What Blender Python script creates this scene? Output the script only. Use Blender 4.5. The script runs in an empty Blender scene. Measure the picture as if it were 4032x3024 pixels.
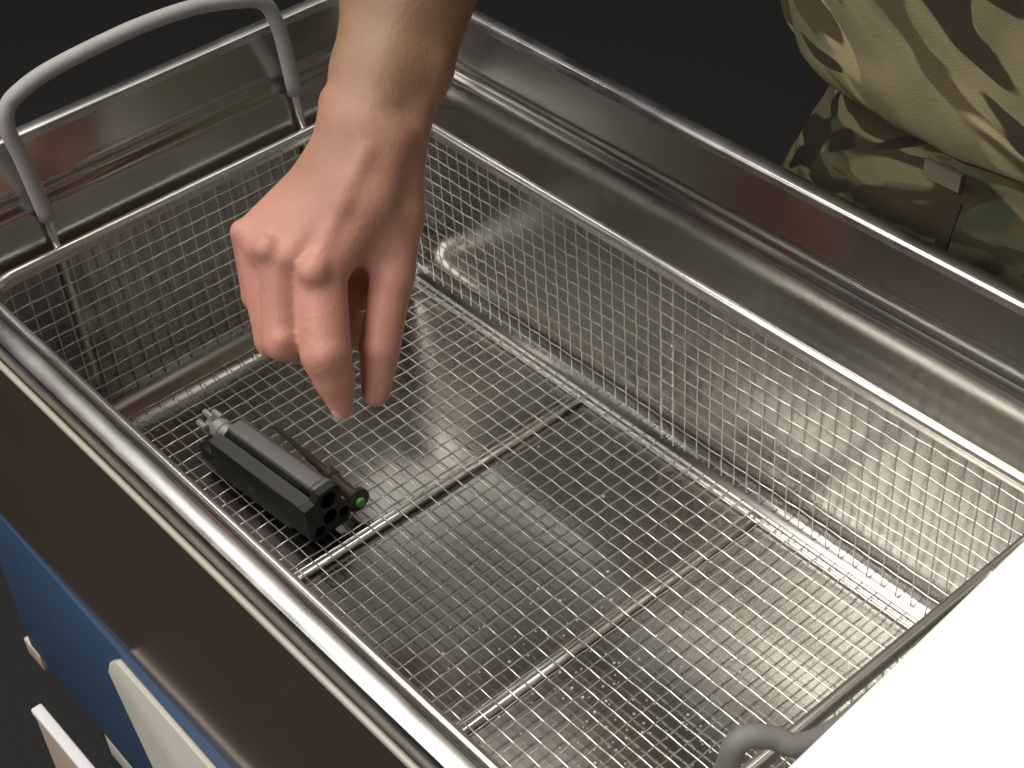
import bpy, bmesh, math, random
import numpy as np
from mathutils import Vector, Matrix

# ------------------------------------------------------------------ camera, world, light, exposure
U = 0.01                      # all lengths below are in centimetres
scn = bpy.context.scene
COL = scn.collection

cam_d = bpy.data.cameras.new("camera"); cam = bpy.data.objects.new("camera", cam_d); COL.objects.link(cam)
RT = Vector((0.6526843, 0.7550198, -0.0628351)); DN = Vector((0.4638379, -0.4637878, -0.7548213)); FW = Vector((-0.5990472, 0.4635147, -0.6529139))
m3 = Matrix((RT, -DN, -FW)).transposed()
cam.matrix_world = Matrix.Translation(Vector((58.702, -29.646, 68.553)) * U) @ m3.to_4x4()
cam_d.sensor_width = 36; cam_d.lens = 36 * 6580.67 / 4032
cam_d.clip_start = 0.05; cam_d.clip_end = 100
scn.camera = cam

world = bpy.data.worlds.new("World"); scn.world = world; world.use_nodes = True
bg = world.node_tree.nodes["Background"]; bg.inputs[0].default_value = (1.0, 0.96, 0.9, 1); bg.inputs[1].default_value = 0.03

def area(name, loc, size, power, target=None, color=(1, 0.955, 0.885), spread=180):
    d = bpy.data.lights.new(name, 'AREA'); d.shape = 'RECTANGLE'; d.size, d.size_y = size[0] * U, size[1] * U
    d.energy = power; d.color = color; d.spread = math.radians(spread)
    o = bpy.data.objects.new(name, d); COL.objects.link(o); o.location = Vector(loc) * U
    if target is not None:
        o.rotation_euler = (Vector(target) - Vector(loc)).to_track_quat('-Z', 'Y').to_euler()
    return o
area("ceiling_panel_lamp", (-85, 30, 170), (110, 26), 7.5)
area("side_ceiling_lamp", (-30, -64, 150), (60, 45), 10)
area("overhead_fill", (-55, 0, 200), (50, 50), 11)  # added fill to brighten the far handle grip, not a known fixture
area("left_ceiling_lamp", (-80, -165, 150), (70, 60), 18)
area("front_fill", (60, -170, 160), (80, 50), 15, target=(5, 20, 10))  # added fill behind the camera for jacket, hand and grips
area("far_ceiling_lamp", (-159, 113, 170), (24, 38), 0.55)
area("back_ceiling_lamp", (6, 86, 172), (44, 40), 2.2)
area("soft_ceiling_panel", (-110, 112, 170), (34, 104), 0.30)
area("soft_ceiling_panel_near", (-56, 112, 170), (60, 104), 1.7)
area("counter_fill", (95, 14, 118), (45, 45), 4, spread=65)  # added narrow fill that keeps the counter top white

scn.view_settings.view_transform = 'Standard'; scn.view_settings.look = 'None'
scn.view_settings.exposure = 0.0; scn.view_settings.gamma = 1.0
scn.cycles.max_bounces = 8; scn.cycles.glossy_bounces = 6; scn.cycles.use_denoising = True
scn.cycles.sample_clamp_indirect = 4.0

# ------------------------------------------------------------------ materials
def mat(name, color, metal=0.0, rough=0.5, **kw):
    m = bpy.data.materials.new(name); m.use_nodes = True
    b = m.node_tree.nodes["Principled BSDF"]
    b.inputs["Base Color"].default_value = (*color, 1); b.inputs["Metallic"].default_value = metal; b.inputs["Roughness"].default_value = rough
    for k, v in kw.items(): b.inputs[k].default_value = v
    return m
class NT:
    def __init__(s, m): s.t = m.node_tree; s.b = s.t.nodes["Principled BSDF"]
    def n(s, ty, **kw):
        x = s.t.nodes.new(ty)
        for k, v in kw.items():
            if k in x.inputs: x.inputs[k].default_value = v
            else: setattr(x, k, v)
        return x
    def l(s, a, b): s.t.links.new(a, b)
    def ramp(s, src, stops, interp='LINEAR'):
        r = s.n("ShaderNodeValToRGB"); r.color_ramp.interpolation = interp
        el = r.color_ramp.elements
        while len(el) < len(stops): el.new(0.5)
        for e, (p, c) in zip(el, stops):
            e.position = p; e.color = (*c, 1) if len(c) == 3 else c
        s.l(src, r.inputs[0]); return r.outputs[0]
    def coord(s, scale=(1, 1, 1), out="Object", rot=(0, 0, 0)):
        c = s.n("ShaderNodeTexCoord"); mp = s.n("ShaderNodeMapping"); s.l(c.outputs[out], mp.inputs[0])
        mp.inputs["Scale"].default_value = scale; mp.inputs["Rotation"].default_value = rot
        return mp.outputs[0]
    def noise(s, vec, scale, detail=4, rough=0.5, dist=0.0):
        x = s.n("ShaderNodeTexNoise"); s.l(vec, x.inputs["Vector"])
        x.inputs["Scale"].default_value = scale; x.inputs["Detail"].default_value = detail; x.inputs["Roughness"].default_value = rough; x.inputs["Distortion"].default_value = dist
        return x.outputs["Fac"]
    def bump(s, h, strength, dist):
        b = s.n("ShaderNodeBump"); b.inputs["Strength"].default_value = strength; b.inputs["Distance"].default_value = dist
        s.l(h, b.inputs["Height"]); s.l(b.outputs[0], s.b.inputs["Normal"]); return b

def steel(name, base, r0, r1, smudge_scale=14, bump=0.0, bscale=8, streak=(1, 1, 1), metal=1.0, det=6, cscale=5, clo=0.86):
    m = mat(name, base, metal, r0); t = NT(m)
    v = t.coord(streak)
    n1 = t.noise(v, smudge_scale, det, 0.6, 0.3)
    rr = t.ramp(n1, [(0.32, (r0,) * 3), (0.72, (r1,) * 3)]); t.l(rr, t.b.inputs["Roughness"])
    n2 = t.noise(t.coord(), cscale, 5)
    cc = t.ramp(n2, [(0.3, tuple(c * clo for c in base)), (0.7, base)]); t.l(cc, t.b.inputs["Base Color"])
    if bump: t.bump(t.noise(t.coord(), bscale, 2), 1.0, bump)
    return m
M_BASIN = steel("tank steel", (0.46, 0.45, 0.425), 0.17, 0.25, 7, 0.00002, 4, det=2)
M_TANKFLOOR = steel("tank floor steel", (0.48, 0.465, 0.43), 0.15, 0.22, 9, 0.00016, 11, det=4, cscale=14, clo=0.8)
M_RIM = steel("rim steel", (0.55, 0.545, 0.53), 0.24, 0.38, 32, 0.0, 6, cscale=40, clo=0.72)
M_LIP = mat("lit rolled edge", (0.50, 0.46, 0.39), 0.25, 0.5)  # brightness of the lip catching light, put into a pale matte colour
M_SHELL = steel("shell steel", (0.42, 0.29, 0.22), 0.15, 0.20, 10, det=2, metal=0.86)  # reflection of brown surroundings put into the base colour of the steel
M_WIRE = steel("wire steel", (0.84, 0.81, 0.76), 0.18, 0.25, 40, det=1, metal=0.78)
M_BAR = steel("bar steel", (0.80, 0.78, 0.74), 0.22, 0.30, 30, det=1, metal=0.9)
M_SUP = steel("support bar steel", (0.82, 0.80, 0.76), 0.27, 0.36, 30, det=1)
M_GUN = mat("blackened steel", (0.035, 0.034, 0.033), 0.35, 0.48); _t = NT(M_GUN)
_t.l(_t.ramp(_t.noise(_t.coord(), 60, 5), [(0.35, (0.015, 0.0145, 0.014)), (0.75, (0.030, 0.029, 0.027))]), _t.b.inputs["Base Color"]); _t.bump(_t.noise(_t.coord(), 900, 2), 0.15, 0.0004)
M_GUNTOP = steel("worn grey steel", (0.17, 0.17, 0.165), 0.40, 0.58, 60, metal=0.5)
M_GUNMID = mat("grey phosphate steel", (0.052, 0.051, 0.05), 0.2, 0.55)
M_BOLT = steel("bright bolt steel", (0.72, 0.70, 0.66), 0.25, 0.35, 60, metal=0.6)
M_ROD = mat("oily brown rod", (0.07, 0.052, 0.036), 0.5, 0.38)
M_GREEN = mat("green paint", (0.10, 0.34, 0.075), 0, 0.7)
M_GRIP = mat("grey rubber sleeve", (0.30, 0.30, 0.295), 0, 0.62); _t = NT(M_GRIP)
_t.l(_t.ramp(_t.noise(_t.coord(), 45, 6, 0.7), [(0.25, (0.23, 0.23, 0.22)), (0.42, (0.34, 0.34, 0.335)), (0.8, (0.40, 0.40, 0.39))]), _t.b.inputs["Base Color"]); _t.bump(_t.noise(_t.coord(), 300, 3), 0.3, 0.0005)
M_BLUE = mat("blue enamel", (0.045, 0.11, 0.27), 0, 0.42); _t = NT(M_BLUE)
_t.l(_t.ramp(_t.noise(_t.coord(), 9, 5), [(0.3, (0.042, 0.088, 0.175)), (0.7, (0.05, 0.105, 0.205))]), _t.b.inputs["Base Color"]); _t.bump(_t.noise(_t.coord(), 700, 2), 0.1, 0.0003)
M_WPLATE = mat("off white plastic", (0.78, 0.75, 0.68), 0, 0.45); _t = NT(M_WPLATE)
_t.l(_t.ramp(_t.noise(_t.coord(), 14, 6), [(0.3, (0.70, 0.67, 0.60)), (0.6, (0.80, 0.77, 0.70))]), _t.b.inputs["Base Color"])
M_PINK = mat("pale beige board", (0.62, 0.50, 0.42), 0, 0.55)
M_WHITE = mat("white laminate", (0.88, 0.88, 0.88), 0, 0.45)
M_FLOOR = mat("black carpet", (0.014, 0.0135, 0.013), 0, 0.95); _t = NT(M_FLOOR)
_t.l(_t.ramp(_t.noise(_t.coord(), 260, 4), [(0.3, (0.0175, 0.0175, 0.0185)), (0.75, (0.035, 0.0345, 0.036))]), _t.b.inputs["Base Color"]); _t.bump(_t.noise(_t.coord(), 500, 2), 0.5, 0.002)
M_DROP = mat("white foam bubble", (0.8, 0.8, 0.78), 0, 0.12)

M_SKIN = mat("skin", (0.56, 0.30, 0.21), 0, 0.5, **{"Subsurface Weight": 0.18, "Subsurface Scale": 0.006}); _t = NT(M_SKIN)
_t.b.inputs["Subsurface Radius"].default_value = (1.0, 0.35, 0.2)
_c = _t.coord()
_n = _t.noise(_c, 26, 4, 0.6, 0.3)
_r = _t.ramp(_n, [(0.28, (0.285, 0.165, 0.10)), (0.5, (0.33, 0.19, 0.118)), (0.74, (0.345, 0.185, 0.12))])
# paler and ruddier over the hand than the forearm, by height along the arm
_sx = _t.n("ShaderNodeSeparateXYZ"); _tc = _t.n("ShaderNodeTexCoord"); _t.l(_tc.outputs["Object"], _sx.inputs[0])
_mr = _t.n("ShaderNodeMapRange"); _t.l(_sx.outputs["Z"], _mr.inputs[0])
_mr.inputs[1].default_value = 0.27; _mr.inputs[2].default_value = 0.195; _mr.inputs[3].default_value = 0; _mr.inputs[4].default_value = 1
_mx = _t.n("ShaderNodeMix", data_type='RGBA', blend_type='MULTIPLY'); _t.l(_mr.outputs[0], _mx.inputs[0]); _t.l(_r, _mx.inputs[6]); _mx.inputs[7].default_value = (1.86, 1.55, 1.95, 1)
_t.l(_mx.outputs[2], _t.b.inputs["Base Color"])
_b = _t.bump(_t.noise(_t.coord((1, 1, 1)), 330, 5, 0.65), 0.5, 0.0008)
M_NAIL = mat("fingernail", (0.62, 0.42, 0.33), 0, 0.3)

def camo(name, seed, gain=1.0, k=1.0, tilt=0.42):
    m = mat(name, (0.2, 0.2, 0.1), 0, 0.85); t = NT(m)
    g = lambda c: tuple(x * gain for x in c)
    def streaky(ax, az, ang, off):
        c = t.n("ShaderNodeTexCoord"); mp = t.n("ShaderNodeMapping"); mp.vector_type = 'TEXTURE'; t.l(c.outputs["Object"], mp.inputs[0])
        mp.inputs["Location"].default_value = (off, off * 0.7, off * 0.3); mp.inputs["Rotation"].default_value = (0, ang, 0); mp.inputs["Scale"].default_value = (ax / k, 1.0 / k, az / k)
        return mp.outputs[0]
    c1 = streaky(1.5, 0.8, tilt, seed); c2 = streaky(2.2, 0.62, tilt + 0.1, seed + 3.1); c3 = streaky(2.4, 0.55, tilt + 0.25, seed + 7.7); c4 = streaky(2.0, 0.6, tilt - 0.1, seed + 11.3)
    base = t.ramp(t.noise(c1, 7, 2, 0.5, 0.4), [(0.36, g((0.105, 0.115, 0.062))), (0.46, g((0.17, 0.165, 0.085))), (0.55, g((0.23, 0.20, 0.105))), (0.64, g((0.14, 0.15, 0.08)))])
    def over(prev, src, lo, hi, col):
        f = t.ramp(src, [(lo, (0, 0, 0)), (hi, (1, 1, 1))])
        mx = t.n("ShaderNodeMix", data_type='RGBA'); t.l(f, mx.inputs[0]); t.l(prev, mx.inputs[6]); mx.inputs[7].default_value = (*g(col), 1)
        return mx.outputs[2]
    x = over(base, t.noise(c3, 9, 1, 0.4, 0.7), 0.54, 0.565, (0.36, 0.31, 0.17))
    x = over(x, t.noise(c2, 10, 2, 0.45, 0.8), 0.56, 0.585, (0.085, 0.066, 0.032))
    x = over(x, t.noise(c4, 9, 1, 0.4, 0.8), 0.625, 0.645, (0.036, 0.027, 0.016))
    t.l(x, t.b.inputs["Base Color"])
    h = t.n("ShaderNodeMath", operation='ADD'); t.l(t.noise(t.coord(), 1400, 1), h.inputs[0]); t.l(t.noise(t.coord(), 14, 3), h.inputs[1])
    t.bump(h.outputs[0], 0.35, 0.004)
    return m
M_JACKET = camo("camouflage jacket cloth", 0.0, 1.1, 2.0)
M_TROUSER = camo("camouflage trouser cloth", 2.1, 0.6, 2.7, -0.3)
M_SEAM = mat("dark seam tape", (0.045, 0.036, 0.022), 0, 0.85)
M_TAB = mat("pale cloth tab", (0.17, 0.15, 0.10), 0, 0.85)

# ------------------------------------------------------------------ mesh helpers
def link(name, me, parent=None, m=None, smooth=True):
    o = bpy.data.objects.new(name, me); COL.objects.link(o)
    if parent is not None: o.parent = parent
    if m is not None and not me.materials: me.materials.append(m)
    if smooth and me.polygons: me.polygons.foreach_set("use_smooth", [True] * len(me.polygons))
    return o
def mesh(verts, faces, name="mesh"):
    me = bpy.data.meshes.new(name); me.from_pydata([tuple(c * U for c in v) for v in verts], [], faces); me.update()
    bm = bmesh.new(); bm.from_mesh(me); bmesh.ops.recalc_face_normals(bm, faces=bm.faces); bm.to_mesh(me); bm.free()
    return me
def sharp(me, deg=35):
    me.polygons.foreach_set("use_smooth", [True] * len(me.polygons))
    try: me.set_sharp_from_angle(angle=math.radians(deg))
    except Exception: pass
def thing(name, label, cat, loc=(0, 0, 0), group=None):
    o = bpy.data.objects.new(name, None); COL.objects.link(o); o.location = Vector(loc) * U
    o.empty_display_size = 0.02; o["label"] = label; o["category"] = cat
    if group: o["group"] = group
    return o
def part(name, me, root, m, smooth=True):
    """a mesh given in scene centimetres, parented under a thing whose origin may be elsewhere"""
    o = link(name, me, root, m, smooth)
    p = root; off = Vector((0, 0, 0))
    while p is not None: off += p.location; p = p.parent
    o.location = -off
    return o

def rrect(x0, x1, y0, y1, r, seg=8, step=None):
    """closed rounded rectangle, counter-clockwise; returns (x, y, nx, ny)"""
    out = []
    for cx, cy, a0 in ((x1 - r, y1 - r, 0), (x0 + r, y1 - r, 90), (x0 + r, y0 + r, 180), (x1 - r, y0 + r, 270)):
        for k in range(seg + 1):
            a = math.radians(a0 + 90 * k / seg); out.append((cx + r * math.cos(a), cy + r * math.sin(a), math.cos(a), math.sin(a)))
    return out
def densify(loop, step):
    out = []; n = len(loop)
    for i in range(n):
        a, b = loop[i], loop[(i + 1) % n]
        d = math.hypot(b[0] - a[0], b[1] - a[1]); k = max(1, int(round(d / step)))
        for j in range(k):
            f = j / k; nx = a[2] + (b[2] - a[2]) * f; ny = a[3] + (b[3] - a[3]) * f; l = math.hypot(nx, ny)
            out.append((a[0] + (b[0] - a[0]) * f, a[1] + (b[1] - a[1]) * f, nx / l, ny / l))
    return out
def sweep(loop, prof, closed=True):
    """profile of (offset along loop normal, z) swept round the loop"""
    v = []; f = []; n = len(loop); k = len(prof)
    for x, y, nx, ny in loop:
        for d, z in prof: v.append((x + nx * d, y + ny * d, z))
    for i in range(n):
        j = (i + 1) % n
        for a in range(k if closed else k - 1):
            b = (a + 1) % k; f.append((i * k + a, j * k + a, j * k + b, i * k + b))
    return v, f
def tube(pts, r, sides=8, closed=False, caps=True):
    pts = [Vector(p) for p in pts]; n = len(pts); v = []; f = []
    rs = r if isinstance(r, (list, tuple)) else [r] * n
    up = None
    for i, p in enumerate(pts):
        a = pts[(i - 1) % n] if (i > 0 or closed) else p; b = pts[(i + 1) % n] if (i < n - 1 or closed) else p
        t = (b - a).normalized()
        if up is None:
            up = Vector((0, 0, 1)) if abs(t.z) < 0.9 else Vector((1, 0, 0))
        up = (up - t * up.dot(t)).normalized(); s = t.cross(up)
        for k in range(sides):
            q = 2 * math.pi * k / sides; v.append(tuple(p + (up * math.cos(q) + s * math.sin(q)) * rs[i]))
    for i in range(n if closed else n - 1):
        j = (i + 1) % n
        for k in range(sides): f.append((i * sides + k, j * sides + k, j * sides + (k + 1) % sides, i * sides + (k + 1) % sides))
    if caps and not closed:
        f.append(tuple(range(sides))[::-1]); f.append(tuple((n - 1) * sides + k for k in range(sides)))
    return v, f
def join(*vf):
    V = []; F = []
    for v, f in vf:
        o = len(V); V += list(v); F += [tuple(i + o for i in q) for q in f]
    return V, F
def box(x0, x1, y0, y1, z0, z1):
    v = [(x, y, z) for z in (z0, z1) for y in (y0, y1) for x in (x0, x1)]
    return v, [(0, 2, 3, 1), (4, 5, 7, 6), (0, 1, 5, 4), (2, 6, 7, 3), (0, 4, 6, 2), (1, 3, 7, 5)]
def bevel(me, w, seg=2, deg=30):
    bm = bmesh.new(); bm.from_mesh(me)
    e = [x for x in bm.edges if len(x.link_faces) == 2 and x.calc_face_angle(0) > math.radians(deg)]
    bmesh.ops.bevel(bm, geom=e, offset=w * U, segments=seg, affect='EDGES', profile=0.5)
    bm.to_mesh(me); bm.free(); sharp(me, 40); return me
def crom(pts, n):
    P = [np.array(p, float) for p in pts]; P = [2 * P[0] - P[1]] + P + [2 * P[-1] - P[-2]]; out = []
    for i in range(1, len(P) - 2):
        for k in range(n):
            t = k / n; a, b, c, d = P[i - 1:i + 3]
            out.append(tuple(0.5 * (2 * b + (c - a) * t + (2 * a - 5 * b + 4 * c - d) * t * t + (3 * b - a - 3 * c + d) * t ** 3)))
    out.append(tuple(P[-2])); return out

# ------------------------------------------------------------------ the ground
gv = [(-900, -900, -80), (900, -900, -80), (900, 900, -80), (-900, 900, -80)]
ground = link("floor", mesh(gv, [(0, 1, 2, 3)]), None, M_FLOOR, False); ground["kind"] = "structure"

# ------------------------------------------------------------------ stainless cleaning tank
TX0, TX1, TY0, TY1 = -21.1, 36.8, -8.6, 24.6     # lower inner walls
tank = thing("cleaning_tank", "deep stainless steel cleaning tank with rolled rim and blue lower housing", "tank", (7, 8, -16))
lp = lambda d, r=3.0: densify(rrect(TX0 - d, TX1 + d, TY0 - d, TY1 + d, max(r + d, 0.4), 8), 4)
def loft(rows):
    v = []; f = []; n = len(rows[0])
    for r_ in rows: v += r_
    for a in range(len(rows) - 1):
        for i in range(n):
            j = (i + 1) % n; f.append((a * n + i, a * n + j, (a + 1) * n + j, (a + 1) * n + i))
    return v, f
base = rrect(TX0, TX1, TY0, TY1, 4.2, 8)
base = densify(base, 3.0)
prof = []
FR = 2.6; FZ = -0.58; DB = -1.3
for k in range(0, 11):
    a = math.radians(87 * k / 10); prof.append((DB - FR + FR * math.sin(a), FZ + FR - FR * math.cos(a)))
prof += [(-1.275, 2.3), (-1.255, 2.7), (-0.92, 8.5), (-0.565, 14.8), (-0.55, 15.15), (-0.543, 15.3)]
prof += [(-0.52, 15.6), (-0.42, 15.85), (-0.28, 16.02), (-0.18, 16.2), (-0.14, 16.42), (-0.17, 16.6), (-0.21, 16.8), (-0.18, 17.0), (-0.09, 17.2), (-0.02, 17.4), (0.05, 17.6), (0.34, 18.4), (0.55, 19.0), (0.62, 19.2)]
bv, bf = sweep(base, prof, closed=False)
k = len(prof); ring = [i * k for i in range(len(base))]
# gently dished floor sheet inside the first ring
cx, cy = (TX0 + TX1) / 2, (TY0 + TY1) / 2
me = mesh(bv, bf)
part("basin", me, tank, M_BASIN); sharp(me, 50)
# floor pan: a grid with shallow pressed creases, under the fillet ring
gx0, gx1, gy0, gy1 = TX0 + 3.7, TX1 - 3.7, TY0 + 3.7, TY1 - 3.7
xs = [gx0 + (gx1 - gx0) * i / 150 for i in range(151)]; ys = [gy0 + (gy1 - gy0) * j / 60 for j in range(61)]
def pan(x, y):
    z = FZ + 0.004
    for c, h, w in ():
        u = (x - c) / w
        if abs(u) < 1: z -= h * 0.5 * (1 + math.cos(math.pi * u)) * min(1, max(0, (19 - y) / 1.5)) * min(1, max(0, (y + 4) / 1.5))
    return z
gv_ = [(x, y, pan(x, y)) for y in ys for x in xs]
gf_ = [(j * 151 + i, j * 151 + i + 1, (j + 1) * 151 + i + 1, (j + 1) * 151 + i) for j in range(60) for i in range(150)]
part("basin_floor", mesh(gv_, gf_), tank, M_TANKFLOOR)
me = mesh([(x, y, FZ - 0.12) for x, y, z in (bv[i] for i in ring)], [tuple(range(len(ring)))]); part("basin_underside", me, tank, M_TANKFLOOR)
rim = [(0.60, 19.14), (0.62, 19.2), (0.62, 19.3)]
for q in range(0, 7):
    a = math.radians(180 - 75 * q / 6); rim.append((0.90 + 0.28 * math.cos(a), 19.45 + 0.28 * math.sin(a)))
rim += [(1.05, 19.745), (1.3, 19.74), (1.48, 19.72)]
for q in range(0, 6):
    a = math.radians(80 - 80 * q / 5); rim.append((1.53 + 0.18 * math.cos(a), 19.53 + 0.18 * math.sin(a)))
rim += [(1.72, 19.0), (1.70, 18.75), (1.72, 18.4), (1.70, 18.2), (1.5, 18.05)]
rv, rf = sweep(base, rim, closed=False); part("rim", mesh(rv, rf), tank, M_RIM)
lipl = densify(base, 2.0)
part("lit_lip", mesh(*tube([(x + nx * 1.90, y + ny * 1.90, 18.2) for x, y, nx, ny in lipl], 0.17, 10, closed=True)), tank, M_LIP)
shell = [(1.42, 18.6), (1.42, 10), (1.42, 2), (1.42, -1.0)]
sv, sf = sweep(densify(rrect(TX0, TX1, TY0, TY1, 3.2, 8), 4), shell, closed=False); part("outer_shell", mesh(sv, sf), tank, M_SHELL)
# blue housing under it; its front stands a little proud and not quite parallel to the tank
hv = [(-21.9, -10.05, -0.9), (40, -11.0, -0.9), (40, 26.0, -0.9), (-21.9, 26.0, -0.9)]
hb = [(-21.9, -10.05, -16.4), (40, -11.0, -16.4), (40, 26.0, -16.4), (-21.9, 26.0, -16.4)]
me = mesh(hv + hb, [(0, 1, 2, 3), (4, 7, 6, 5), (0, 4, 5, 1), (1, 5, 6, 2), (2, 6, 7, 3), (3, 7, 4, 0)]); bevel(me, 0.12, 2)
housing = part("housing", me, tank, M_BLUE)
# white plate fixed to the front of the housing
pl = [(-4.6, -3.2), (-4.2, -2.2), (-3.2, -1.3), (30, -1.1), (30, -15.6), (6.5, -15.6)]
fy = lambda x: -10.05 - 0.95 * (x + 21.9) / 61.9
v = [(x, fy(x) + 0.02, z) for x, z in pl] + [(x, fy(x) - 0.32 - 0.11 * (-1.2 - z), z) for x, z in pl]; n = len(pl)
me = mesh(v, [tuple(range(n)), tuple(range(2 * n - 1, n - 1, -1))] + [(i, (i + 1) % n, n + (i + 1) % n, n + i) for i in range(n)]); bevel(me, 0.10, 3)
part("front_plate", me, tank, M_WPLATE)
# pale feet under the housing and the dark plinth they stand on
for (xa, xb) in ((-23.3, -20.6), (-12.2, -2.0)):
    me = mesh(*box(xa + (0.4 if xa < -20 else 0), xb, -10.12, -9.3, -18.9 if xa > -20 else -17.9, -16.43)); bevel(me, 0.08, 2); part("foot", me, tank, M_PINK if xa < -20 else M_WPLATE)
M_BLACK = mat("black drape", (0.012, 0.0115, 0.011), 0, 0.9); _t = NT(M_BLACK); _t.bump(_t.noise(_t.coord(), 6, 3), 0.4, 0.01)
plinth = link("table", bevel(mesh(*box(-21, 38, -8.0, 26, -80, -18.93)), 0.4), None, M_BLACK); plinth["label"] = "black draped table carrying the blue tank housing"; plinth["category"] = "table"
# white board box low on the floor side, beside the table
BX = thing("display_board", "pale beige board with white top edge standing beside the black table", "board", (-8, -9.5, -79.9))
me = mesh(*box(-29.4, 14, -9.85, -9.1, -79.9, -31.2)); bevel(me, 0.2, 2); part("panel", me, BX, M_PINK)
me = mesh(*box(-29.6, 14.2, -9.95, -9.0, -31.15, -30.4)); bevel(me, 0.2, 3); part("edge_trim", me, BX, M_WHITE)

# ------------------------------------------------------------------ white plinth at the near end
wb = [(40.05, 6, 30), (41.3, -14, 30), (85, -16, 30), (82, 34, 30), (38.6, 30, 30)]
v = [(x, y, 30) for x, y, z in wb] + [(x, y, -80) for x, y, z in wb]; n = 5
me = mesh(v, [tuple(range(n)), tuple(range(2 * n - 1, n - 1, -1))] + [(i, (i + 1) % n, n + (i + 1) % n, n + i) for i in range(n)]); bevel(me, 0.25, 3)
wc = link("counter", me, None, M_WHITE); wc["label"] = "plain white counter standing at the near end of the tank"; wc["category"] = "counter"

# ------------------------------------------------------------------ wire basket
BXa, BXb, BYa, BYb = -19.6, 32.2, -6.23, 22.2
basket = thing("wire_basket", "woven stainless wire basket with grey sleeved handles inside the tank", "basket", (6.3, 8, -0.5))
WR = 0.046; CR = 0.023
def straight(L, phase, pitch, axis, alt):
    """a crimped wire of length L from the origin along +x with a zigzag in z"""
    n = int(L / pitch * 4) + 1; pts = []
    for i in range(n + 1):
        s = L * i / n; pts.append((s, 0, CR * alt * math.cos(math.pi * (s - phase) / pitch)))
    return tube(pts, WR, 5)
def wmesh(L, phase, pitch, alt): return mesh(*straight(L, phase, pitch, 0, alt), name="wire")
off0 = -basket.location
def wire(me, loc, rot):
    o = link("wire", me, basket, M_WIRE); o.location = off0 + Vector(loc) * U; o.rotation_euler = rot; return o
PX = 0.9906
# floor: long wires (along X) and cross wires (along Y)
Lx = BXb - BXa - 0.9; x0 = BXa + 0.45; Ly = BYb - BYa - 0.9; y0 = BYa + 0.45
LW = [wmesh(Lx, -x0 % PX, PX, s) for s in (1, -1)]
rnd = random.Random(4)
for j in range(-5, 22):
    wire(LW[j % 2], (x0, j, 0.0), (0, 0, rnd.uniform(-.0007, .0007)))
CW = [wmesh(Ly, -y0 % 1.0, 1.0, s) for s in (-1, 1)]
for i in range(-19, 33):
    wire(CW[i % 2], (i * PX, y0, 0.0), (0, 0, math.pi / 2 + rnd.uniform(-.001, .001)))
# walls: uprights
zb, zt = 0.1, 12.9
VW = [wmesh(zt - zb, 0.02, 1.0, s) for s in (1, -1)]
for m_ in range(-26, 27):
    x = 5.85 + PX * m_
    if BXa + 1.2 < x < BXb - 1.2:
        wire(VW[m_ % 2], (x, BYb, zb), (0, -math.pi / 2, math.pi / 2)); wire(VW[m_ % 2], (x, BYa, zb), (0, -math.pi / 2, -math.pi / 2))
for j in range(-5, 22):
    y = j + 0.35
    if BYa + 1.2 < y < BYb - 1.2:
        wire(VW[j % 2], (BXa, y, zb), (0, -math.pi / 2, math.pi)); wire(VW[j % 2], (BXb, y, zb), (0, -math.pi / 2, 0))
# walls: level hoops, crimped in and out round the uprights
hoop = densify(rrect(BXa, BXb, BYa, BYb, 1.9, 6), 0.25)
def hoopmesh(sgn):
    pts = []
    for x, y, nx, ny in hoop:
        s = (x - 5.85) / PX if abs(ny) > abs(nx) else (y - 0.35)
        c = -sgn * CR * math.cos(math.pi * s); pts.append((x + nx * c, y + ny * c, 0))
    return mesh(*tube(pts, WR, 5, closed=True), name="wire")
HM = [hoopmesh(1), hoopmesh(-1)]
for q in range(0, 13): wire(HM[q % 2], (0, 0, -0.34 + q), (0, 0, 0))
# mesh overlap seam on the back wall: two extra uprights and short doubled stubs
for dx in (0.17, 1.13): wire(VW[0], (5.85 + dx, BYb - 0.1, zb), (0, -math.pi / 2, math.pi / 2))
ST = wmesh(1.25, 0.1, PX, 1)
for q in range(0, 13): wire(ST, (5.78, BYb - 0.1, -0.24 + q), (math.pi / 2, 0.03, 0))
# folded rim
rl = rrect(BXa, BXb, BYa, BYb, 2.0, 10)
rp = []
for q in range(15):
    a = math.radians(-62 + 304 * q / 14); rp.append((0.32 * math.cos(a), 13.0 + 0.32 * math.sin(a)))
rp += [(-0.14, 12.45), (-0.12, 12.36), (0.12, 12.36), (0.14, 12.45)]
part("rim", mesh(*sweep(densify(rl, 3), rp)), basket, M_BAR)
# rods under the floor
for bx in (-0.32, 14.27):
    part("support_bar", mesh(*tube([(bx, BYa + 0.6, -0.3), (bx, 8, -0.3), (bx, BYb - 0.55, -0.3)], 0.21, 12)), basket, M_SUP)
    part("support_bar", mesh(*tube([(bx - 0.34, BYa + 0.6, -0.2), (bx - 0.34, 8, -0.2), (bx - 0.34, BYb - 0.55, -0.2)], 0.1, 8)), basket, M_SUP)
for d_, z_ in ((0.35, -0.32), (0.85, -0.27)):
    bl = densify(rrect(BXa + d_, BXb - d_, BYa + d_, BYb - d_, 1.5, 8), 3)
    part("base_rod", mesh(*tube([(x, y, z_) for x, y, a, b in bl], 0.17, 10, closed=True)), basket, M_SUP)
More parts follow.
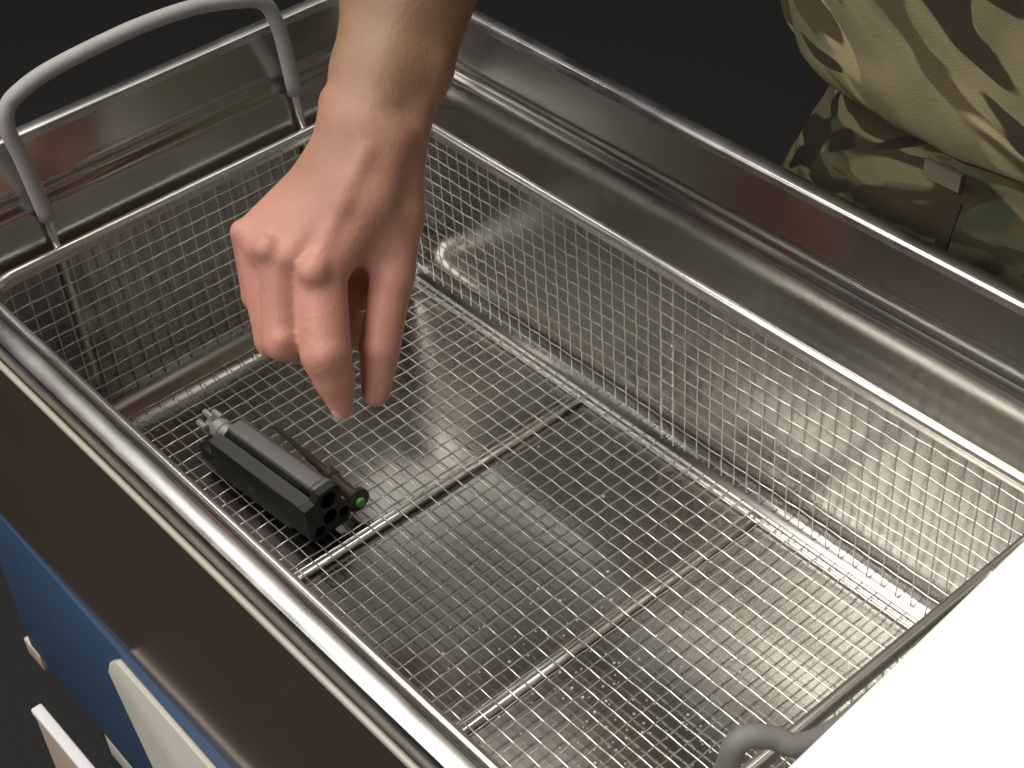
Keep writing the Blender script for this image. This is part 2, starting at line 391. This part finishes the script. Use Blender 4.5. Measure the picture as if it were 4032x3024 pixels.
# handles
HP = [(-1.05, 13.0), (-1.15, 15.2), (-1.55, 19.4), (-1.85, 21.5), (-1.45, 22.75), (-0.35, 23.35), (1.4, 23.75), (4.6, 24.0), (7.7, 24.05), (11, 23.75), (14.1, 22.9), (15.25, 22.2), (15.75, 21.1), (16.05, 19.3), (16.3, 15.1), (16.45, 13.0)]
def handle(x, lean):
    f = lambda p: (x + lean * (p[1] - 13.0), p[0], p[1])
    path = crom(HP, 6)
    low = [(x, -1.0, 0.0), (x, -1.03, 6), (x, -1.05, 12.5)]; lowR = [(x, 16.45, 12.5), (x, 16.42, 6), (x, 16.4, 0.0)]
    me = mesh(*tube(low + [f(p) for p in path] + lowR, 0.24, 12)); h = part("handle", me, basket, M_BAR)
    gp = [f(p) for p in path if p[1] > 15.1]
    rr = [0.46] * len(gp)
    g = link("grip", mesh(*tube(gp, rr, 18)), h, M_GRIP)
    return h
handle(-19.98, 0.0)
# the near handle is folded outwards, its bow pressed down inside the tank rim
path = crom([(32.35, -1.2, 0.0), (32.35, -1.25, 7), (32.4, -1.3, 13.0), (32.95, -1.5, 15.2), (33.4, -1.5, 17.0), (33.55, -1.3, 18.15), (33.8, -0.8, 18.5), (34.3, -0.05, 18.2), (35.0, 0.6, 17.85), (35.4, 2.6, 17.6), (35.45, 7.7, 17.4), (35.3, 12.5, 17.0), (35.3, 15.2, 16.2), (34.8, 16.5, 14.9), (33.6, 16.55, 13.7), (32.5, 16.45, 12.9), (32.35, 16.4, 6), (32.35, 16.4, 0)], 6)
h = part("handle", mesh(*tube(path, 0.24, 12)), basket, M_BAR)
gp = path[17:-38]
M_GRIP2 = mat("shaded grey rubber sleeve", (0.19, 0.185, 0.175), 0, 0.6)  # same rubber as the far sleeve, its colour darkened for the dimmer light here
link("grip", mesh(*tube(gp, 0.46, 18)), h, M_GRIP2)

# ------------------------------------------------------------------ rifle bolt carrier on the mesh
ang = math.radians(4.2); ca, sa = math.cos(ang), math.sin(ang)
carrier = thing("bolt_carrier", "black steel rifle bolt carrier with four bores in its end, lying on the mesh", "gun part", (-10.55, 0.95, 0.08))
carrier.rotation_euler = (0, 0, ang)
def ext(poly, xa, xb):
    n = len(poly); v = [(xa, y, z) for y, z in poly] + [(xb, y, z) for y, z in poly]
    return v, [tuple(range(n))[::-1], tuple(range(n, 2 * n))] + [(i, (i + 1) % n, n + (i + 1) % n, n + i) for i in range(n)]
body_poly = [(0.05, 0.0), (2.95, 0.0), (3.05, 0.6), (2.95, 1.1), (2.55, 1.5), (2.5, 2.3), (1.25, 2.3), (1.2, 2.1), (0.98, 2.1), (0.95, 2.62), (0.0, 2.6)]
me = mesh(*ext(body_poly, 0.0, 8.55)); bevel(me, 0.05, 2); link("body", me, carrier, M_GUN)
def disc_plate():
    # end block with four round bores: a ring grid cut by walls so that every bore has depth
    outer = [(0.25, 0.0), (2.75, 0.0), (3.1, 0.5), (3.1, 1.15), (2.62, 1.6), (2.6, 2.9), (2.3, 3.15), (1.15, 3.15), (0.75, 2.75), (0.0, 2.65), (0.0, 0.6)]
    holes = [(1.68, 2.40, 0.55), (1.62, 1.15, 0.50), (2.58, 0.80, 0.36), (0.78, 0.58, 0.38)]
    bm = bmesh.new(); x = 9.0
    def loop(pts, xx): 
        vs = [bm.verts.new((xx * U, y * U, z * U)) for y, z in pts]; return vs, [bm.edges.new((vs[i], vs[(i + 1) % len(vs)])) for i in range(len(vs))]
    ov, oe = loop(outer, x); he = []; hl = []
    for y, z, r in holes:
        c = [(y + r * math.cos(2 * math.pi * k / 20), z + r * math.sin(2 * math.pi * k / 20)) for k in range(20)]
        a, e = loop(c, x); he += e; hl.append((a, c))
    bmesh.ops.triangle_fill(bm, use_beauty=True, use_dissolve=False, edges=oe + he)
    kill = []
    for f_ in bm.faces:
        c = f_.calc_center_median() / U
        if any(math.hypot(c.y - y, c.z - z) < r * 0.9 for y, z, r in holes): kill.append(f_)
    bmesh.ops.delete(bm, geom=kill, context='FACES_ONLY')
    bv_ = [bm.verts.new((8.45 * U, v.co.y, v.co.z)) for v in ov]
    for i in range(len(ov)): bm.faces.new((ov[i], ov[(i + 1) % len(ov)], bv_[(i + 1) % len(ov)], bv_[i]))
    for a, c in hl:
        d = [bm.verts.new((7.2 * U, y * U, z * U)) for y, z in c]
        for i in range(20): bm.faces.new((a[i], a[(i + 1) % 20], d[(i + 1) % 20], d[i]))
        bm.faces.new(d)
    bmesh.ops.recalc_face_normals(bm, faces=bm.faces)
    me = bpy.data.meshes.new("end_block"); bm.to_mesh(me); bm.free(); return me
body_o = carrier.children[0]
# shorten the body so that the bores in the end block stay open
me = mesh(*ext(body_poly, 0.0, 7.15)); bevel(me, 0.05, 2); body_o.data = me; me.materials.append(M_GUN)
skin_poly = [(0.05, 0.02), (0.2, 0.02), (0.2, 2.5), (0.02, 2.6)]
me = disc_plate(); link("end_block", me, carrier, M_GUN); sharp(me, 30)
side = [[(0.0, 0.45), (0.16, 0.45), (0.16, 2.5), (0.0, 2.58)], [(0.0, 2.5), (0.95, 2.52), (0.95, 2.62), (0.0, 2.6)]]
me = mesh(*join(*[ext(p, 7.1, 8.5) for p in side])); link("side_web", me, carrier, M_GUN, False)
top = [(1.25, 2.2), (1.25, 2.80), (1.36, 2.93), (1.62, 2.98), (2.30, 2.96), (2.52, 2.86), (2.86, 2.2), (2.98, 1.2), (2.6, 1.2), (2.5, 2.2)]
me = mesh(*ext(top, 0.25, 7.9)); bevel(me, 0.05, 2, 25); link("top_rail", me, carrier, M_GUNTOP); sharp(me, 14)
me = mesh(*ext([(1.15, 2.3), (1.15, 3.05), (1.3, 3.2), (2.3, 3.2), (2.55, 3.0), (2.55, 2.3)], 8.1, 8.5)); bevel(me, 0.06, 2); link("end_lug", me, carrier, M_GUNTOP)
me = mesh(*ext([(0.04, 2.6), (0.93, 2.62), (0.93, 2.68), (0.04, 2.66)], 0.02, 8.4)); link("top_flat", me, carrier, M_GUNMID, False)
# bolt head
cyl = lambda xa, xb, y, z, r, s=20: tube([(xa, y, z), (xb, y, z)], r, s)
V, F = join(cyl(-1.25, 0.05, 1.55, 1.95, 0.62), cyl(-1.0, -0.55, 1.55, 1.95, 0.70), cyl(-1.95, -1.2, 1.55, 1.95, 0.40))
for a in (20, 92, 164, 236, 308):
    cy_, cz_ = 1.55 + 0.62 * math.cos(math.radians(a)), 1.95 + 0.62 * math.sin(math.radians(a))
    V, F = join((V, F), cyl(-2.35, -1.55, cy_, cz_, 0.20, 10))
me = mesh(V, F); sharp(me, 40); link("bolt_head", me, carrier, M_BOLT, False)
me = mesh(*ext([(0.2, 0.15), (1.5, 0.15), (1.5, 1.2), (0.9, 1.6), (0.1, 1.3)], -1.5, 0.02)); bevel(me, 0.08, 2); link("tail_block", me, carrier, M_GUN)

# ------------------------------------------------------------------ brown guide rod with green end beside it
rod = thing("guide_rod", "thin brown steel rod with collars and a green painted end, beside the bolt carrier", "rod", (-10.5, 5.6, 0.1))
rz, ry = 0.82, 5.45
def lathe(stations, s=20):
    return tube([(x, ry + (x + 6) * -0.02, rz) for x, r in stations], [r for x, r in stations], s)
me = mesh(*lathe([(-10.75, 0.10), (-10.7, 0.17), (-7.2, 0.18), (-7.1, 0.26), (-5.1, 0.27), (-5.02, 0.27)])); part("thin_shaft", me, rod, M_ROD); sharp(me, 40)
me = mesh(*lathe([(-5.05, 0.30), (-5.0, 0.52), (-4.5, 0.55), (-4.35, 0.42)])); part("collar", me, rod, M_ROD); sharp(me, 40)
me = mesh(*lathe([(-4.4, 0.40), (-4.3, 0.42), (-2.3, 0.42), (-2.2, 0.42)])); part("thick_shaft", me, rod, M_ROD); sharp(me, 40)
me = mesh(*lathe([(-2.3, 0.44), (-2.25, 0.76), (-1.95, 0.78), (-1.9, 0.70), (-1.88, 0.40)])); part("flange", me, rod, M_ROD); sharp(me, 40)
me = mesh(*lathe([(-1.9, 0.31), (-1.66, 0.31), (-1.60, 0.26)])); part("green_end", me, rod, M_GREEN); sharp(me, 40)

# ------------------------------------------------------------------ beads of water on the tank floor
bm = bmesh.new(); rnd = random.Random(11)
for k_ in range(190):
    if k_ < 150: x, y = rnd.gauss(18, 4.5), rnd.gauss(6.0, 3.0)
    else: x, y = rnd.uniform(-8, 30), rnd.uniform(-4, 18)
    if not (-17 < x < 31 and -5 < y < 19): continue
    r = rnd.choice((0.04, 0.05, 0.06, 0.085)); 
    bmesh.ops.create_icosphere(bm, subdivisions=2, radius=r * U, matrix=Matrix.Translation(Vector((x, y, FZ + r * 0.25)) * U) @ Matrix.Diagonal((1, 1, 0.6, 1)))
me = bpy.data.meshes.new("foam_bubbles"); bm.to_mesh(me); bm.free()
wd = link("foam_bubbles", me, None, M_DROP); wd["kind"] = "stuff"; wd["label"] = "tiny white bubbles scattered over the wet tank floor"; wd["category"] = "bubbles"

# ------------------------------------------------------------------ soldier: bare right arm and hand as one surface grown from a distance field
BODY = [[-6.2, 14.51, 28.77, 2.0, -4.19, 11.22, 25.86, 1.58, 0.71], [-4.19, 11.22, 25.86, 1.58, -2.98, 9.05, 24.32, 1.35, 0.71], [-4.46, 16.73, 28.51, 2.07, -2.64, 13.54, 25.49, 1.63, 0.71], [-2.64, 13.54, 25.49, 1.63, -1.33, 11.28, 23.66, 1.3, 0.71], [-4.97, 15.37, 28.86, 2.23, -3.18, 12.13, 25.88, 1.91, 0.71], [-3.18, 12.13, 25.88, 1.91, -1.99, 10.0, 24.36, 1.55, 0.71], [-3.86, 9.02, 25.14, 0.78, -3.84, 9.04, 25.14, 0.78, 0.42], [-2.91, 8.84, 24.23, 1.32, -2.74, 7.11, 22.37, 1.23, 0.61], [-2.74, 7.11, 22.37, 1.23, -3.62, 3.05, 20.18, 0.99, 0.61], [-2.12, 8.94, 23.99, 1.36, -1.78, 6.94, 22.07, 1.31, 0.61], [-1.78, 6.94, 22.07, 1.31, -2.51, 2.89, 20.06, 1.03, 0.61], [-1.41, 9.26, 23.88, 1.36, -0.92, 7.13, 21.83, 1.35, 0.61], [-0.92, 7.13, 21.83, 1.35, -1.21, 3.35, 19.79, 1.07, 0.61], [-0.78, 9.9, 23.59, 1.4, -0.15, 7.95, 21.51, 1.45, 0.61], [-0.15, 7.95, 21.51, 1.45, 0.18, 4.2, 19.03, 1.21, 0.61], [-1.1, 10.93, 23.24, 1.28, 0.35, 9.32, 20.22, 1.13, 0.61], [0.35, 9.32, 20.22, 1.13, 1.47, 7.63, 17.62, 1.04, 0.61], [-1.64, 8.94, 20.59, 2.01, -2.23, 6.69, 18.55, 1.83, 0.71], [0.12, 8.67, 20.16, 1.41, 0.08, 7.41, 19.06, 1.27, 0.61], [0.68, 3.58, 19.81, 0.83, 0.69, 3.6, 19.8, 0.83, 0.33], [-1.61, 2.48, 20.56, 0.69, -1.59, 2.5, 20.56, 0.69, 0.33], [-0.71, 3.17, 20.26, 0.6, -0.7, 3.19, 20.26, 0.6, 0.38], [-3.75, 2.38, 20.6, 0.57, -3.73, 2.4, 20.6, 0.57, 0.33], [-0.37, 8.21, 24.02, 0.2, 0.01, 6.21, 22.18, 0.24, 0.7], [0.01, 6.21, 22.18, 0.2, 0.47, 3.88, 19.99, 0.24, 0.7], [-2.28, 6.77, 16.09, 1.27, -1.09, 7.62, 15.5, 1.12, 0.47], [-1.64, 6.07, 13.74, 1.18, -1.05, 6.61, 13.13, 0.99, 0.28], [2.78, 2.3, 16.6, 0.6, 2.79, 2.32, 16.59, 0.6, 0.33], [0.58, 1.27, 16.87, 0.56, 0.59, 1.29, 16.86, 0.56, 0.28]]
FING = {"pinky": [[-4.03, 2.85, 19.87, 0.83, -3.53, 2.45, 16.58, 0.8, 0.16], [-3.53, 2.45, 16.58, 0.8, -3.56, 3.87, 14.84, 0.71, 0.16], [-3.56, 3.87, 14.84, 0.71, -3.54, 5.24, 15.02, 0.62, 0.16]], "ring": [[-3.47, 2.77, 19.97, 0.95, -1.21, 1.58, 15.5, 0.9, 0.16], [-1.21, 1.58, 15.5, 0.9, -1.83, 3.21, 13.78, 0.83, 0.16], [-1.83, 3.21, 13.78, 0.83, -2.05, 4.85, 13.73, 0.74, 0.16]], "middle": [[-1.38, 3.01, 19.77, 1.07, 0.13, 1.46, 16.35, 1.03, 0.16], [0.13, 1.46, 16.35, 1.03, -0.73, 3.17, 14.32, 0.89, 0.16], [-0.73, 3.17, 14.32, 0.89, -1.79, 5.05, 14.23, 0.76, 0.16]], "index": [[0.24, 4.14, 18.93, 1.32, 2.28, 2.53, 16.08, 1.27, 0.16], [2.28, 2.53, 16.08, 1.27, 2.61, 2.56, 14.65, 1.05, 0.16], [2.61, 2.56, 14.65, 1.05, 3.03, 2.46, 12.92, 0.59, 0.16]], "thumb": [[1.34, 7.69, 17.81, 1.09, 2.47, 5.56, 14.78, 1.06, 0.16], [2.47, 5.56, 14.78, 1.06, 3.07, 4.57, 12.76, 0.76, 0.16]]}
CREASE = []
H = 0.17
lo = np.array([-15.5, -1.5, 10.8]); hi = np.array([6.5, 41.0, 70.0])
def capdist(X, Y, Z, a, ra, b, rb):
    ab = b - a; L2 = float(ab @ ab)
    h = np.clip(((X - a[0]) * ab[0] + (Y - a[1]) * ab[1] + (Z - a[2]) * ab[2]) / L2, 0, 1)
    d = np.sqrt((X - a[0] - h * ab[0]) ** 2 + (Y - a[1] - h * ab[1]) ** 2 + (Z - a[2] - h * ab[2]) ** 2)
    return d - (ra + (rb - ra) * h)
class Field:
    def __init__(s, lo, hi, h):
        s.lo = np.array(lo, float); s.h = h; s.n = np.ceil((np.array(hi) - s.lo) / h).astype(int) + 1
        s.f = np.full(s.n, 9.0, np.float32)
    def block(s, mn, mx):
        a = np.clip(np.floor((mn - s.lo) / s.h).astype(int), 0, s.n - 1); b = np.clip(np.ceil((mx - s.lo) / s.h).astype(int) + 1, 0, s.n)
        g = [s.lo[i] + s.h * np.arange(a[i], b[i]) for i in range(3)]
        X, Y, Z = np.meshgrid(*g, indexing='ij'); return tuple(slice(a[i], b[i]) for i in range(3)), X, Y, Z
    def add(s, p, field=None):
        f = s.f
        a, ra, b, rb, k = np.array(p[0:3]), p[3], np.array(p[4:7]), p[7], p[8]
        pad = max(ra, rb) + 2 * k + 3 * s.h
        sl, X, Y, Z = s.block(np.minimum(a, b) - pad, np.maximum(a, b) + pad)
        if X.size == 0: return
        d = capdist(X, Y, Z, a, ra, b, rb); o = f[sl]
        hh = np.clip(0.5 + 0.5 * (o - d) / k, 0, 1); f[sl] = o * (1 - hh) + d * hh - k * hh * (1 - hh)
def surface_nets(f, lo, h):
    ins = f < 0; nx, ny, nz = f.shape
    corners = [(i, j, k) for i in (0, 1) for j in (0, 1) for k in (0, 1)]
    cnt = np.zeros((nx - 1, ny - 1, nz - 1), np.int8)
    for i, j, k in corners: cnt += ins[i:nx - 1 + i, j:ny - 1 + j, k:nz - 1 + k]
    act = np.argwhere((cnt > 0) & (cnt < 8)); idx = np.full(cnt.shape, -1, np.int64); idx[tuple(act.T)] = np.arange(len(act))
    pos = np.zeros((len(act), 3)); wt = np.zeros(len(act))
    for c in corners:
        for ax in range(3):
            if c[ax]: continue
            d = list(c); d[ax] = 1
            va = f[tuple((act + c).T)]; vb = f[tuple((act + d).T)]; m = (va < 0) != (vb < 0)
            t = np.where(m, va / np.where(m, va - vb, 1), 0); p = np.array(c, float)[None, :].repeat(len(act), 0); p[:, ax] += t
            pos += p * m[:, None]; wt += m
    v = (act + pos / wt[:, None]) * h + lo
    quads = []
    for ax in range(3):
        a1, a2 = (ax + 1) % 3, (ax + 2) % 3
        sl0 = [slice(None)] * 3; sl1 = [slice(None)] * 3; sl0[ax] = slice(0, -1); sl1[ax] = slice(1, None)
        e = np.argwhere(ins[tuple(sl0)] != ins[tuple(sl1)])
        e = e[(e[:, a1] > 0) & (e[:, a2] > 0) & (e[:, a1] < f.shape[a1] - 1) & (e[:, a2] < f.shape[a2] - 1)]
        flip = ins[tuple(e.T)]
        u1 = np.zeros(3, int); u1[a1] = 1; u2 = np.zeros(3, int); u2[a2] = 1
        q = np.stack([idx[tuple((e - u1 - u2).T)], idx[tuple((e - u2).T)], idx[tuple(e.T)], idx[tuple((e - u1).T)]], 1)
        q[~flip] = q[~flip][:, ::-1]; quads.append(q)
    q = np.concatenate(quads); q = q[(q >= 0).all(1)]
    return v, q
F0 = Field(lo, hi, H)
WRIST, TOP, ELB, SHO = (-1.99, 10.0, 24.36), (-4.97, 15.37, 28.86), (-11.8, 27.6, 39.1), (2.5, 38.0, 66.0)
for p in BODY: F0.add(p)
F0.add([*TOP, 2.5, *ELB, 3.9, 1.5]); F0.add([-6.2, 14.51, 28.77, 2.0, -10.5, 24.5, 37.5, 3.2, 1.2])
F0.add([*ELB, 3.7, *SHO, 5.2, 1.5])
for nme in ("pinky", "ring", "middle", "index", "thumb"):
    G = Field(lo, (6.5, 12, 26), H)
    for p in FING[nme]: G.add(p)
    a, b, c = G.f.shape; o = F0.f[:a, :b, :c]; k = 0.26 if nme != "thumb" else 0.34
    near = np.minimum(G.f, 8.0); hh = np.clip(0.5 + 0.5 * (o - near) / k, 0, 1)
    F0.f[:a, :b, :c] = o * (1 - hh) + near * hh - k * hh * (1 - hh)
V, Q = surface_nets(F0.f, F0.lo, H)
me = bpy.data.meshes.new("arm"); me.from_pydata((V * U).tolist(), [], Q.tolist()); me.update()
soldier = thing("person", "soldier in camouflage jacket and trousers reaching one bare hand down into the basket", "person", (19, 39, -80))
body = part("body", me, soldier, M_SKIN)
sm = body.modifiers.new("smooth", 'SMOOTH'); sm.factor = 0.5; sm.iterations = 6
# fingernail on the index finger tip
bm = bmesh.new(); bmesh.ops.create_uvsphere(bm, u_segments=16, v_segments=10, radius=1.0)
zz = Vector((0.323, 0.029, -2.457)).normalized(); nn = Vector((0.82, -0.5, 0.28)); nn = (nn - zz * nn.dot(zz)).normalized(); ss = zz.cross(nn)
Mx = Matrix((ss * 0.36, zz * 0.52, nn * 0.12)).transposed().to_4x4(); Mx.translation = Vector((3.32, 2.12, 13.05))
for v in bm.verts: v.co = (Mx @ v.co) * U
me = bpy.data.meshes.new("fingernail"); bm.to_mesh(me); bm.free(); part("fingernail", me, soldier, M_NAIL)

# clothing
def rings(rows, cx, cy, n=64, wob=0.0, seed=1):
    R_ = random.Random(seed); ph = [R_.uniform(0, 6.28) for _ in range(6)]
    out = []
    for z, a, b, dx, dy, w in rows:
        r_ = []
        for i in range(n):
            t = 2 * math.pi * i / n; e = 2.5
            c, s = math.cos(t), math.sin(t)
            x = math.copysign(abs(c) ** (2 / e), c) * a; y = math.copysign(abs(s) ** (2 / e), s) * b
            f = 1 + w * (0.5 * math.sin(5 * t + ph[0] + z * .15) + 0.35 * math.sin(9 * t + ph[1] - z * .3) + 0.25 * math.sin(14 * t + ph[2] + z * .2))
            r_.append((cx + dx + x * f, cy + dy + y * f, z + w * 9 * math.sin(3 * t + ph[3])))
        out.append(r_)
    return out
def cloth(name, rows, m, sub=1, caps=(True, True), fold=None):
    v, f = loft(rows); n = len(rows[0])
    if caps[0]: f.append(tuple(range(n)))
    if caps[1]: f.append(tuple((len(rows) - 1) * n + i for i in range(n)))
    o = part(name, mesh(v, f), soldier, m)
    if sub:
        s = o.modifiers.new("sub", 'SUBSURF'); s.levels = sub; s.render_levels = sub
        if fold:
            tx = bpy.data.textures.new(name + "_folds", 'CLOUDS'); tx.noise_scale = fold[1] * U; tx.noise_depth = 2
            dm = o.modifiers.new("folds", 'DISPLACE'); dm.texture = tx; dm.strength = fold[0] * U; dm.mid_level = 0.5; dm.texture_coords = 'LOCAL'
    return o
PCX, PCY = 19.5, 39.5
jk = cloth("jacket", rings([(23.6, 12.5, 6.2, 0, 0, 0.01), (22.4, 14.5, 7.4, 0, 0, 0.015), (22.0, 16.0, 8.6, 0, 0, 0.02), (22.6, 17.4, 9.6, 0, -.1, 0.025), (24.2, 18.2, 10.2, 0, -.2, 0.03), (27, 18.4, 10.4, 0, -.2, 0.03), (32, 18, 10.2, 0, 0, 0.03), (40, 17.5, 10, 0, 0, 0.03), (52, 19, 11, 0, 0, 0.02), (62, 20, 10.5, 0, 0, 0.02), (68, 17, 8.5, 0, 0, 0.01), (72, 9, 6.5, 0, 0, 0), (73, 6.5, 5.8, 0, 0, 0)], PCX, PCY, 72, 0, 3), M_JACKET, 2, (True, True), (1.9, 7.5))
tr = cloth("trousers", rings([(26, 13, 6.5, 0, 0, 0), (22.5, 13.6, 7.2, 0, 0, 0.008), (19, 14.4, 7.8, 0, 0, 0.01), (15.5, 15.6, 8.3, -.2, 0, 0.012), (12, 17.0, 8.7, -.4, 0, 0.012), (8, 18.2, 8.9, -.5, 0, 0.012), (2, 18.0, 9, 0, 0, 0.012), (-3, 17.2, 8.8, 0, 0, .01)], PCX, PCY, 72, 0, 7), M_TROUSER, 2, (True, True), (1.0, 5.0))
for sx in (-1, 1):
    lg = cloth("trouser_leg", rings([(0, 9.2, 8.8, sx * 8.6, 0, 0.01), (-12, 8.8, 8.6, sx * 9, 0, 0.015), (-30, 7.4, 7.6, sx * 9.4, 0, 0.02), (-42, 7.0, 7.0, sx * 9.6, 0, 0.02), (-60, 6.2, 6.6, sx * 9.8, 0, 0.02), (-69, 6.6, 6.8, sx * 9.9, 0, 0.03), (-71, 5.2, 5.6, sx * 9.9, 0, 0.01)], PCX, PCY, 40, 0, 9 + sx), M_TROUSER)
    M_BOOT = bpy.data.materials.get("brown boot leather") or mat("brown boot leather", (0.05, 0.03, 0.018), 0, 0.5)
    cloth("boot", rings([(-79.9, 5.0, 13.5, sx * 10, -5, 0), (-77.5, 5.0, 13.3, sx * 10, -5, 0), (-74.5, 4.8, 11.5, sx * 10, -4, 0), (-71.5, 4.8, 6.5, sx * 10, 0, 0), (-66, 4.9, 5.6, sx * 10, 0, 0)], PCX, PCY, 32, 0, 2), M_BOOT)
# rolled sleeve round the upper arm
e_, s_ = Vector(ELB), Vector(SHO); dirv = (s_ - e_)
pts = [e_ + dirv * t_ for t_ in (0.30, 0.32, 0.38, 0.5, 0.7, 0.9, 1.05)]
part("rolled_sleeve", mesh(*tube(pts, [5.2, 6.3, 6.5, 6.6, 7.2, 7.8, 7.6], 28)), soldier, M_JACKET)
# left sleeve hanging
pts = crom([(36, 39, 64), (42, 38, 50), (43, 35, 34), (40, 31, 24)], 5)
part("sleeve", mesh(*tube(pts, [7.2 - 2.2 * i / (len(pts) - 1) for i in range(len(pts))], 28)), soldier, M_JACKET)
# fly seam and pocket tab on the trousers
def strip(name, path, w, th, m):
    v = []; f = []
    for (x, y, z) in path: v += [(x - w / 2, y, z), (x + w / 2, y, z), (x + w / 2, y - th, z), (x - w / 2, y - th, z)]
    for i in range(len(path) - 1):
        for k_ in range(4): f.append((i * 4 + k_, i * 4 + (k_ + 1) % 4, i * 4 + 4 + (k_ + 1) % 4, i * 4 + 4 + k_))
    f += [(0, 1, 2, 3), tuple(len(v) - 4 + k_ for k_ in range(4))]
    return part(name, mesh(v, f), soldier, m, False)
yf = lambda z: PCY - (7.75 + (19 - z) * 0.12) - 0.05
strip("fly_seam", [(17.9 - 0.12 * (18 - z), yf(z), z) for z in (18.3, 16, 13, 10, 6)], 0.75, 0.16, M_SEAM)
strip("belt_tab", [(16.9, yf(19.6), 19.9), (16.9, yf(18.9), 18.9)], 2.3, 0.25, M_TAB)
